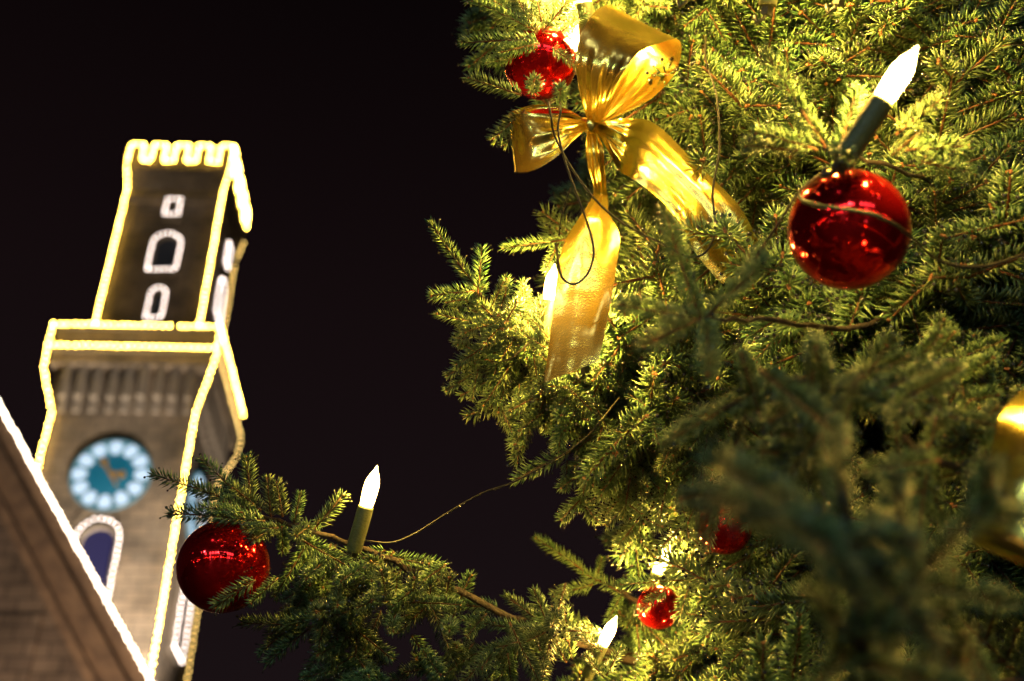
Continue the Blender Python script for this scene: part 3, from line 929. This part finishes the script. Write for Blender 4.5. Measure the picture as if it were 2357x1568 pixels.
# --- bough round the small lower candle
b6, _ = bough([(2300, 1250, 3.6), (1900, 1290, 3.2), (1700, 1330, 2.95), (1590, 1325, 2.85)], .014)
for tip, base, d, dt in [((1430, 1340), (1580, 1335), 2.66, 0), ((1475, 1400), (1535, 1355), 2.66, 0), ((1560, 1420), (1592, 1330), 2.66, 0), ((1500, 1290), (1580, 1320), 2.84, 0), ((1590, 1440), (1620, 1350), 2.8, 0), ((1640, 1390), (1600, 1330), 2.8, 0),
                         ((1335, 1462), (1385, 1500), 2.64, 0), ((1430, 1490), (1395, 1555), 2.64, 0), ((1350, 1510), (1390, 1560), 2.64, 0), ((1190, 1500), (1240, 1500), 2.8, 0), ((1550, 1255), (1640, 1270), 2.9, 0)]:
    shoot_px(b6, tip, base, d, dt)
fill(b6, [(1560, 1300), (1760, 1270), (1800, 1500), (1500, 1560), (1440, 1500), (1600, 1440)], 20, (2.85, 3.1), [(-.5, .8, -.2), (.2, .8, -.2), (-.3, .2, -.9)], .5)

# --- near, blurred boughs
b7, _ = bough([(2300, 800, 2.7), (1950, 760, 2.1), (1750, 740, 1.82), (1615, 735, 1.74)], .007, .003)
for tip, base, d, dt in [((1520, 490), (1612, 735), 1.74, .05), ((1760, 600), (1620, 735), 1.74, .05), ((1430, 700), (1612, 737), 1.74, 0), ((1480, 790), (1600, 740), 1.72, -.05), ((1640, 860), (1625, 745), 1.72, -.14), ((1700, 660), (1760, 560), 1.8, 0)]:
    shoot_px(b7, tip, base, d, dt)
b8, _ = bough([(2500, 1700, 2.0), (2150, 1650, 1.4), (2010, 1560, 1.12), (1960, 1300, 1.02), (1935, 1130, 1.0)], .012, .005)
for tip, base, d, dt in [((1930, 1060), (1940, 1180), 1.0, 0), ((1890, 1230), (1950, 1320), 1.0, 0), ((2020, 1230), (1965, 1330), 1.0, .03), ((1900, 1400), (1970, 1480), 1.04, 0), ((2060, 1390), (1985, 1480), 1.05, .03), ((2200, 1500), (2260, 1590), 1.45, 0), ((2250, 1510), (2290, 1590), 1.45, 0)]:
    shoot_px(b8, tip, base, d, dt)
b9, _ = bough([(2600, 560, 3.0), (2250, 460, 2.6), (2060, 385, 2.1), (1900, 345, 1.93)], .006, .003)
for tip, base, d, dt in [((2165, 226), (2062, 310), 1.92, 0), ((2225, 335), (2085, 345), 1.9, 0), ((1757, 127), (1900, 340), 1.9, .04), ((1972, 208), (1930, 345), 1.9, 0), ((1745, 300), (1880, 345), 1.9, 0), ((1720, 330), (1850, 350), 1.92, 0), ((1950, 360), (1920, 340), 1.86, -.1),
                         ((2240, 400), (2120, 372), 1.95, 0), ((2120, 300), (2050, 360), 1.95, -.04)]:
    shoot_px(b9, tip, base, d, dt)
b10, _ = bough([(2300, -200, 3.4), (1700, -70, 3.0), (1300, -70, 2.7), (1180, -50, 2.6)], .018)
fill(b10, [(1180, -150), (1700, -150), (1700, 10), (1400, 10), (1300, -20)], 12, (2.6, 2.8), [(-.7, .5, -.1), (-.3, .9, -.2), (.4, .8, -.2)], .5)
b11, _ = bough([(2350, 1000, 2.3), (1980, 900, 1.75), (1800, 870, 1.5)], .010, .004)
fill(b11, [(1640, 880), (1820, 880), (1870, 900), (1880, 1050), (1740, 1080), (1650, 960)], 8, (1.42, 1.75), [(-.8, .4, -.2), (-.3, .9, -.2), (-.1, .3, -1), (.1, -.8, -.3)], .3)
b12, _ = bough([(2500, 1150, 2.2), (2200, 1080, 1.7), (2080, 1010, 1.5)], .010, .004)
fill(b12, [(1860, 960), (2180, 900), (2200, 1120), (2050, 1230), (1890, 1180)], 8, (1.42, 1.7), [(-.8, .4, -.2), (-.3, .9, -.2), (-.1, .3, -1), (.1, -.8, -.3)], .3)

# --- the body of the crown: thousands of twigs, one mass
mass_poly = [(1150, -700), (1170, -80), (1400, 20), (1460, 200), (1510, 330), (1500, 470), (1470, 560), (1440, 660), (1360, 720), (1310, 770), (1310, 820), (1420, 860), (1480, 940), (1490, 1020),
             (1600, 1070), (1690, 1110), (1720, 1230), (1700, 1330), (1620, 1440), (1520, 1540), (1300, 1620), (1200, 2300), (3300, 2300), (3300, -700)]
DC = [(1200, 500, 2.8), (1200, 0, 2.75), (1500, 200, 2.75), (1700, 450, 2.75), (1500, 700, 2.72), (2000, 200, 2.6), (2300, 100, 2.75), (2350, 700, 2.35), (1700, 900, 2.65), (1900, 650, 2.45), (1950, 1200, 2.4), (1600, 1500, 2.9), (2250, 1400, 2.5), (1500, 1000, 2.75), (2800, 500, 2.3), (2800, 1500, 2.3), (2000, -500, 2.9), (1300, 2000, 2.9), (2000, 2000, 2.3)]


def front_depth(u, v):
    s = w = 0.0
    for (x, y, d) in DC:
        k = 1.0 / (((u - x) ** 2 + (v - y) ** 2) + 2500) ** 1.4
        s += k * d; w += k
    return s / w


bow_poly = [(1300, -40), (1640, -20), (1640, 250), (1560, 290), (1800, 500), (1800, 620), (1690, 720), (1450, 640), (1450, 900), (1220, 950), (1180, 420), (1130, 230)]
pts = []; rots = []; scls = []; vars_ = []


def mass_point(p, w, lo=.85, hi=1.2):
    vi = rnd.choice(SPRAYS) if rnd.random() < .8 else rnd.choice(SINGLES)
    M = frame(w) @ Matrix.Rotation(rnd.uniform(-.9, .9), 4, 'X')
    pts.append(p - w * twig_len[vi] * .5); rots.append(M.to_euler()); scls.append(rnd.uniform(lo, hi)); vars_.append(vi)


def out_dir(p):
    o = Vector((p.x - TREE.x, p.y - TREE.y, 0)).normalized()
    w = o * rnd.uniform(.3, .9) + DOWN * rnd.uniform(-.1, .75) + Vector((rnd.gauss(0, .5), rnd.gauss(0, .5), rnd.gauss(0, .25)))
    return w.normalized()


k = 0
while k < 1250:
    u, v = rnd.uniform(1130, 2700), rnd.uniform(-250, 1800)
    if not inside((u, v), mass_poly):
        continue
    k += 1
    d = front_depth(u, v)
    cl = mnoise.noise(P(u, v, d) * 4.5)          # clumps: fingers of foliage and dark hollows between them
    d += max(0.0, -cl) * 1.7 + rnd.random() ** 1.5 * .8 - .04
    if inside((u, v), bow_poly):
        d = max(d, 3.0)
    p = P(u, v, d)
    mass_point(p, out_dir(p), 1.25, 1.75)
k = 0
while k < 2200:    # the rest of the cone, outside the picture
    z = 1.2 + 15 * rnd.random() ** 1.6
    Rz = 2.5 * (1 - (z - 1.2) / 16.2)
    a = rnd.uniform(0, 2 * math.pi); rr = Rz * rnd.random() ** .35
    p = Vector((TREE.x + rr * math.cos(a), TREE.y + rr * math.sin(a), z))
    u, v, d = to_px(p)
    if d > 0.3 and (0 < v < 1568) and u < 2356 and not (inside((u, v), mass_poly) and d > 3.2):
        continue
    if d < 1.2:
        continue
    k += 1
    mass_point(p, out_dir(p), 1.3, 2.0)

for path in bough_paths:      # needles along the inner wood of the boughs
    acc = 0.0
    for i in range(4, len(path) - 3):
        acc += (path[i] - path[i - 1]).length
        while acc > .11:
            acc -= .11
            t_ = (path[i] - path[i - 1]).normalized()
            w = (t_ * .6 + Vector((rnd.gauss(0, .6), rnd.gauss(0, .6), rnd.gauss(-.1, .5)))).normalized()
            u, v, d = to_px(path[i])
            if d < front_depth(u, v) - .15 and (u < 1860 or v < 700) and rnd.random() < .7:
                continue
            if d < 2.5 and (abs(u - 1953) < 260 and abs(v - 529) < 260 or abs(u - 1668) < 150 and abs(v - 1214) < 130 or abs(u - 2216) < 120 and v > 1400):
                continue
            mass_point(path[i] + w * .06, w, .8, 1.05)
pm = bpy.data.meshes.new('crown')
pm.from_pydata([tuple(p) for p in pts], [], [])
a = pm.attributes.new('rot', 'FLOAT_VECTOR', 'POINT'); a.data.foreach_set('vector', [c for e in rots for c in e])
a = pm.attributes.new('scl', 'FLOAT', 'POINT'); a.data.foreach_set('value', scls)
a = pm.attributes.new('var', 'INT', 'POINT'); a.data.foreach_set('value', vars_)
crown = tree_child('crown', pm)
crown['kind'] = 'stuff'
ng = bpy.data.node_groups.new('twigs_on_points', 'GeometryNodeTree')
ng.interface.new_socket('Geometry', in_out='INPUT', socket_type='NodeSocketGeometry')
ng.interface.new_socket('Geometry', in_out='OUTPUT', socket_type='NodeSocketGeometry')
N = ng.nodes; Lk = ng.links
gi = N.new('NodeGroupInput'); go = N.new('NodeGroupOutput'); jn = N.new('GeometryNodeJoinGeometry')


def named(nm, ty):
    x = N.new('GeometryNodeInputNamedAttribute'); x.data_type = ty; x.inputs['Name'].default_value = nm
    return x.outputs['Attribute']


ar = named('rot', 'FLOAT_VECTOR'); as_ = named('scl', 'FLOAT'); av = named('var', 'INT')
e2r = N.new('FunctionNodeEulerToRotation'); Lk.new(ar, e2r.inputs[0])
for vi in range(11):
    if vi not in src_obj:
        continue
    oi = N.new('GeometryNodeObjectInfo'); oi.transform_space = 'ORIGINAL'
    oi.inputs['Object'].default_value = src_obj[vi]; oi.inputs['As Instance'].default_value = True
    cm = N.new('FunctionNodeCompare'); cm.data_type = 'INT'; cm.operation = 'EQUAL'
    ii = [s for s in cm.inputs if s.type == 'INT']
    Lk.new(av, ii[0]); ii[1].default_value = vi
    ip = N.new('GeometryNodeInstanceOnPoints')
    Lk.new(gi.outputs[0], ip.inputs['Points']); Lk.new(cm.outputs[0], ip.inputs['Selection'])
    Lk.new(oi.outputs['Geometry'], ip.inputs['Instance']); Lk.new(e2r.outputs[0], ip.inputs['Rotation']); Lk.new(as_, ip.inputs['Scale'])
    Lk.new(ip.outputs[0], jn.inputs[0])
Lk.new(jn.outputs[0], go.inputs[0])
md = crown.modifiers.new('twigs', 'NODES'); md.node_group = ng

# boughs inside the crown
for i in range(34):
    z = 1.7 + i * .21
    a = -math.pi * .5 + rnd.uniform(-1.5, 1.2) - .35
    Lb = 1.9 * (1 - z / 18) * rnd.uniform(.8, 1)
    d = Vector((math.cos(a), math.sin(a), 0))
    p0 = TREE + Vector((0, 0, z)); path = smooth_path([p0, p0 + d * Lb * .4 + Vector((0, 0, .08)), p0 + d * Lb * .8 + Vector((0, 0, -.02)), p0 + d * Lb + Vector((0, 0, .02))], 5)
    if any(to_px(p)[0] < 1500 for p in path[8:]):
        continue
    m = MB(); m.tube(path, [.028 * (1 - .8 * q / (len(path) - 1)) for q in range(len(path))], 7)
    tree_child('branch', m.data('branch', [M_bark]))

print('TWIGS', n_twig[0])
# ------------------------------------------------------------------ candle lights
cs = MB(); cs.lathe([(.0155, -.095), (.0165, -.09), (.0165, -.004), (.0158, 0), (.012, 0.0)], 16); cs.lathe([(.0001, -.0951), (.0155, -.0951)], 16)
sleeve_d = cs.data('sleeve', [M_sleeve])
cs = MB(); cs.lathe([(.0125, -.002), (.0145, .01), (.0152, .03), (.0150, .048), (.0125, .060), (.0085, .070), (.0045, .078), (.002, .086), (.0002, .088)], 16)
cbulb_d = cs.data('candle_bulb', [M_candle])
cs = MB(); cs.tube([Vector((.0, .0, -.096)), Vector((0, .004, -.115)), Vector((0, .018, -.125)), Vector((0, .024, -.110))], .004, 6); cs.box((-.009, -.006, -.112), (.009, .006, -.094))
clip_d = cs.data('clip', [M_clip])
cs = MB(); cs.tube([Vector((.017, 0, -.01)), Vector((.0185, 0, -.05)), Vector((.020, .003, -.098)), Vector((.035, .01, -.105))], .0018, 5)
lead_d = cs.data('lead', [M_cable])


candle_lamp = bpy.data.lights.new('candle_lamp', 'POINT')
candle_lamp.energy = 46.0
candle_lamp.color = (1.0, 0.60, 0.10)
candle_lamp.shadow_soft_size = .014

soft_lamp = candle_lamp.copy(); soft_lamp.energy = 15.0
low_lamp = candle_lamp.copy(); low_lamp.energy = 28.0


def candle(base, tip, d, label, dt=0.0, sc=1.0, lamp=None):
    b = P(*base, d); t = P(*tip, d + dt)
    root = empty('candle_light', T(b) @ zframe(t - b) @ Matrix.Scale(sc, 4), label, 'candle light', 'electric candle lights on the spruce')
    link('sleeve', sleeve_d, root); link('bulb', cbulb_d, root); link('clip', clip_d, root); link('lead', lead_d, root)
    lp = bpy.data.objects.new('lamp', lamp or candle_lamp); col.objects.link(lp); lp.parent = root; lp.location = (0, 0, .038)


candle((842, 1166), (868, 1072), 2.50, 'lit electric candle standing free on the branch beyond the left hanging bauble', 0.0, .95, soft_lamp)
candle((1335, 745), (1328, 675), 2.42, 'unseen electric candle added behind the hanging ribbon tail to make it glow', 0, .85, low_lamp)  # added out of sight so the foil tail glows from behind
candle((1262, 690), (1274, 622), 2.46, 'lit electric candle half hidden by the hanging gold ribbon tail', 0, .8)
candle((1512, 1320), (1535, 1262), 2.80, 'small lit electric candle above the tiny red bauble on the low twigs', 0, .85, low_lamp)
candle((1386, 1485), (1412, 1432), 2.72, 'lit electric candle low beside the dark wet branch', 0, .8, low_lamp)
candle((2030, 232), (2112, 106), 1.80, 'large lit electric candle tilted above the big red bauble', 0, 1.05)
candle((1320, 120), (1345, 52), 2.56, 'lit electric candle behind the upper loop of the gold bow', .0, .9)
candle((1345, 8), (1338, -80), 2.52, 'electric candle with green sleeve above the gold bow', .0, 1.0)
for (b_, t_, d_) in [((1600, -140), (1610, -230), 2.35), ((1780, -110), (1790, -200), 2.25), ((1960, -130), (1980, -220), 2.25), ((1640, 1760), (1650, 1670), 2.6)]:
    candle(b_, t_, d_, 'lit electric candle high on the spruce above the big tilted one' if b_[1] < 0 else 'lit electric candle on the lowest bough under the small candles')
dim_lamp = candle_lamp.copy(); dim_lamp.energy = 2.5
candle((2500, 1080), (2505, 985), 1.36, 'unseen electric candle added to light the golden ribbon loop', 0, 1.0, dim_lamp)  # added lamp beyond the right edge, lights the second ribbon loop

# ------------------------------------------------------------------ baubles
bs = MB(); bs.lathe([(max(1e-4, .09 * math.sin(math.pi * i / 32)), -.09 * math.cos(math.pi * i / 32)) for i in range(33)], 48)
ball_d = bs.data('ball', [M_bauble])
bs = MB(); bs.lathe([(.016, .086), (.016, .102), (.014, .104), (.0005, .104)], 16); cap_d = bs.data('cap', [M_cap])
bs = MB(); bs.tube([Vector((.010 * math.cos(a), 0, .112 + .010 * math.sin(a))) for a in [i * math.pi / 8 for i in range(17)]], .0012, 5); ring_d = bs.data('ring', [M_cap])


def bauble(u, v, d, rpx, label, tilt=0.0):
    r = rpx / FPX * d
    root = empty('bauble', T(P(u, v, d)) @ Matrix.Rotation(tilt, 4, 'Y') @ Matrix.Scale(r / .09, 4), label, 'bauble', 'red mirrored baubles on the spruce')
    link('ball', ball_d, root); link('cap', cap_d, root); link('ring', ring_d, root)


bauble(514, 1304, 2.46, 106, 'red mirrored bauble hanging at the tip of the long bough before the tower', .15)
bauble(1953, 529, 1.86, 139, 'big red mirrored bauble below the large tilted candle, crossed by a cable', -.1)
bauble(1243, 145, 2.55, 84, 'red mirrored bauble behind spruce twigs beside the gold bow')
bauble(1668, 1214, 2.50, 62, 'small red mirrored bauble tucked under the needles above the low candles')
bauble(1515, 1398, 2.74, 50, 'tiny red mirrored bauble half covered by twigs between the two low candles')
bauble(2216, 1528, 1.62, 46, 'dark red bauble in shade below the golden ribbon loop')


# ------------------------------------------------------------------ gold ribbon bows
def strip(name, rows, parent, origin, k=9, nc=12, wr=0.0, wf=3.0, seed=0, wrange=None, curl=0.0):
    """ribbon between two edge curves; rows = [((u,v,d) edge A, (u,v,d) edge B)...]"""
    r = random.Random(seed)
    A = smooth_path([P(*a) for a, b in rows], k); B = smooth_path([P(*b) for a, b in rows], k)
    n = len(A)
    ph = [r.uniform(0, 6.28) for _ in range(4)]
    vs = []
    for i in range(n):
        s = i / (n - 1)
        amp = wr * (wrange(s) if wrange else (1 - s) ** 2)
        for j in range(nc + 1):
            t = j / nc
            p = A[i].lerp(B[i], t)
            wid = (B[i] - A[i]).length
            off = amp * (math.sin(wf * 6.28 * t + ph[0] + s * 2) + .6 * math.sin(wf * 2.3 * 6.28 * t + ph[1]) + .3 * math.sin(9 * t + 14 * s + ph[2]))
            off += .0022 * math.sin(7 * t + 9 * s + ph[3]) + curl * wid * 4 * t * (1 - t)
            vs.append(p + TOCAM * off - origin)
    fs = [(i * (nc + 1) + j, i * (nc + 1) + j + 1, (i + 1) * (nc + 1) + j + 1, (i + 1) * (nc + 1) + j) for i in range(n - 1) for j in range(nc)]
    mb = MB(); mb.add(vs, fs, 0, True)
    o = link(name, mb.data(name, [M_foil]), parent)
    ss = o.modifiers.new('sub', 'SUBSURF'); ss.levels = 1; ss.render_levels = 1
    return o


KN = P(1362, 288, 2.44)
bow = empty('gold_bow', T(KN), 'large gold foil bow with one upright loop and two hanging tails', 'bow')
# upright loop
strip('loop', [((1352, 282, 2.44), (1386, 278, 2.43)), ((1336, 225, 2.39), (1405, 225, 2.36)), ((1325, 150, 2.37), (1432, 170, 2.32)), ((1334, 85, 2.39), (1470, 122, 2.33)), ((1362, 35, 2.43), (1525, 98, 2.37)),
               ((1392, 14, 2.50), (1560, 92, 2.44)), ((1420, 20, 2.58), (1568, 118, 2.52)), ((1430, 60, 2.63), (1553, 170, 2.55)), ((1410, 130, 2.62), (1500, 226, 2.53)), ((1385, 220, 2.54), (1435, 262, 2.48)), ((1360, 280, 2.46), (1395, 282, 2.45))],
      bow, KN, 8, 22, .008, 2.2, 3, lambda s: max(0, 1 - min(s, 1 - s) * 3.2) ** 1.3)
# left loop
strip('loop', [((1348, 280, 2.44), (1352, 296, 2.43)), ((1310, 272, 2.41), (1318, 326, 2.38)), ((1255, 262, 2.40), (1270, 370, 2.36)), ((1205, 262, 2.41), (1222, 394, 2.37)), ((1172, 266, 2.45), (1187, 397, 2.42)), ((1180, 256, 2.50), (1196, 388, 2.48)),
               ((1235, 240, 2.53), (1262, 372, 2.52)), ((1300, 246, 2.51), (1320, 322, 2.50)), ((1345, 272, 2.46), (1352, 298, 2.46))],
      bow, KN, 8, 20, .011, 1.7, 11, lambda s: max(0, 1 - min(s, 1 - s) * 2.6))
# right tail that folds and hangs across the needles
strip('tail', [((1368, 280, 2.44), (1366, 298, 2.43)), ((1405, 274, 2.41), (1392, 335, 2.38)), ((1450, 272, 2.40), (1425, 392, 2.36)), ((1490, 276, 2.44), (1450, 408, 2.40)), ((1530, 302, 2.47), (1485, 432, 2.40)), ((1590, 362, 2.47), (1530, 470, 2.40)),
               ((1655, 425, 2.46), (1570, 520, 2.39)), ((1705, 480, 2.45), (1605, 590, 2.38)), ((1745, 555, 2.44), (1662, 655, 2.37))],
      bow, KN, 8, 20, .013, 1.8, 5, lambda s: .12 + max(0, 1 - s * 2.4) ** 1.2)
# long tail hanging straight down with one twist
strip('tail', [((1352, 300, 2.44), (1372, 300, 2.44)), ((1346, 335, 2.41), (1388, 335, 2.40)), ((1352, 385, 2.41), (1392, 375, 2.40)), ((1364, 425, 2.43), (1395, 425, 2.43)), ((1362, 455, 2.43), (1398, 452, 2.46)), ((1334, 500, 2.37), (1402, 492, 2.42)), ((1300, 555, 2.35), (1426, 540, 2.40)),
               ((1283, 625, 2.34), (1420, 605, 2.36)), ((1272, 720, 2.32), (1404, 700, 2.31)), ((1262, 800, 2.29), (1391, 770, 2.27)), ((1252, 880, 2.25), (1377, 832, 2.25))],
      bow, KN, 8, 20, .009, 1.5, 8, lambda s: .1 + max(0, 1 - s * 2.8))
# crumpled knot
kb = MB()
r = random.Random(4)
vs = []; fs = []
for i in range(13):
    for j in range(17):
        a = 2 * math.pi * j / 16; b = math.pi * i / 12
        q = 1 + .22 * math.sin(5 * a + 3 * b) + .12 * math.sin(11 * a)
        vs.append(Vector((.020 * math.cos(a) * math.sin(b) * q, .016 * math.sin(a) * math.sin(b) * q, .021 * math.cos(b))))
for i in range(12):
    for j in range(16):
        fs.append((i * 17 + j, i * 17 + j + 1, (i + 1) * 17 + j + 1, (i + 1) * 17 + j))
kb.add(vs, fs, 0, True)
link('knot', kb.data('knot', [M_foil]), bow)
# the second bow: its drooping loop at the right edge
KN2 = P(2440, 860, 1.7)
bow2 = empty('gold_bow', T(KN2), 'gold foil ribbon loop hanging at the dark side of the spruce', 'bow')
strip('loop', [((2410, 860, 1.70), (2470, 860, 1.70)), ((2345, 905, 1.62), (2520, 880, 1.60)), ((2302, 960, 1.56), (2530, 990, 1.52)), ((2276, 1060, 1.53), (2530, 1120, 1.48)), ((2254, 1150, 1.52), (2520, 1240, 1.46)), ((2235, 1238, 1.52), (2505, 1352, 1.46)), ((2250, 1242, 1.57), (2515, 1345, 1.60)),
               ((2290, 1120, 1.66), (2540, 1200, 1.70)), ((2350, 980, 1.70), (2530, 980, 1.74)), ((2420, 870, 1.72), (2470, 870, 1.72))], bow2, KN2, 7, 18, .004, 1.5, 21, lambda s: max(0, 1 - min(s, 1 - s) * 3), .30)

# ------------------------------------------------------------------ light chain cables
def cable(pts, label, rad=.0021, drops=0):
    w = smooth_path([P(*p) for p in pts], 8)
    o = w[0].copy()
    m = MB(); m.tube([p - o for p in w], rad, 6)
    root = empty('cable', T(o), label, 'cable', 'cables of the light chain')
    link('wire', m.data('wire', [M_cable]), root)
    if drops:
        dm = MB()
        for i in range(drops):
            p = rnd.choice(w) - o
            dm.ball(p + Vector((rnd.uniform(-.0015, .0015), 0, -rad)), rnd.uniform(.0012, .0024), 0, 6, 4)
        x = link('water_drops', dm.data('water_drops', [M_drop]), root); x['kind'] = 'stuff'


cable([(826, 1240, 2.5), (855, 1246, 2.5), (905, 1248, 2.5), (960, 1225, 2.5), (1040, 1174, 2.49), (1110, 1135, 2.48), (1190, 1106, 2.46), (1290, 1050, 2.45), (1350, 1005, 2.45), (1385, 965, 2.46), (1425, 915, 2.50)], 'wet cable swinging from the free standing candle up to the crown', .0017, 34)
cable([(1262, 235, 2.40), (1268, 270, 2.36), (1276, 312, 2.36), (1312, 382, 2.34), (1370, 460, 2.32), (1430, 512, 2.31), (1520, 560, 2.31), (1580, 590, 2.31), (1622, 582, 2.31), (1645, 530, 2.31), (1640, 440, 2.33), (1655, 340, 2.36), (1648, 220, 2.4), (1624, 140, 2.45), (1624, 85, 2.55)], 'black cable looping across the gold ribbon tail and up into the needles')
cable([(1288, 235, 2.40), (1290, 258, 2.36), (1284, 300, 2.35), (1300, 370, 2.34), (1330, 455, 2.32), (1352, 515, 2.31), (1366, 580, 2.29), (1352, 630, 2.28), (1322, 654, 2.28), (1294, 640, 2.29), (1284, 600, 2.32), (1278, 560, 2.42)], 'black cable loop hanging in front of the long ribbon tail')
cable([(1895, 395, 1.9), (1840, 440, 1.9), (1800, 500, 1.9), (1760, 560, 1.9), (1700, 640, 1.92), (1630, 730, 1.95)], 'dark blurred cable running down beside the big bauble')
cable([(1838, 445, 1.80), (1850, 464, 1.74), (1900, 477, 1.71), (1990, 490, 1.705), (2050, 512, 1.71), (2095, 545, 1.74), (2160, 600, 1.78), (2250, 615, 1.8), (2345, 590, 1.82), (2420, 560, 1.85)], 'grey cable slung across the face of the big red bauble', .0026)
cable([(1262, 745, 2.55), (1215, 790, 2.53), (1175, 825, 2.53), (1130, 835, 2.56)], 'short thin cable below the half hidden candle')
cable([(1314, 430, 2.42), (1300, 470, 2.42), (1290, 510, 2.42), (1286, 545, 2.42)], 'thin wet wire hanging beside the twig left of the ribbon tail', .0012, 8)
cable([(1310, 1005, 2.62), (1296, 975, 2.62), (1290, 950, 2.64)], 'tiny cable end poking below the middle bough')
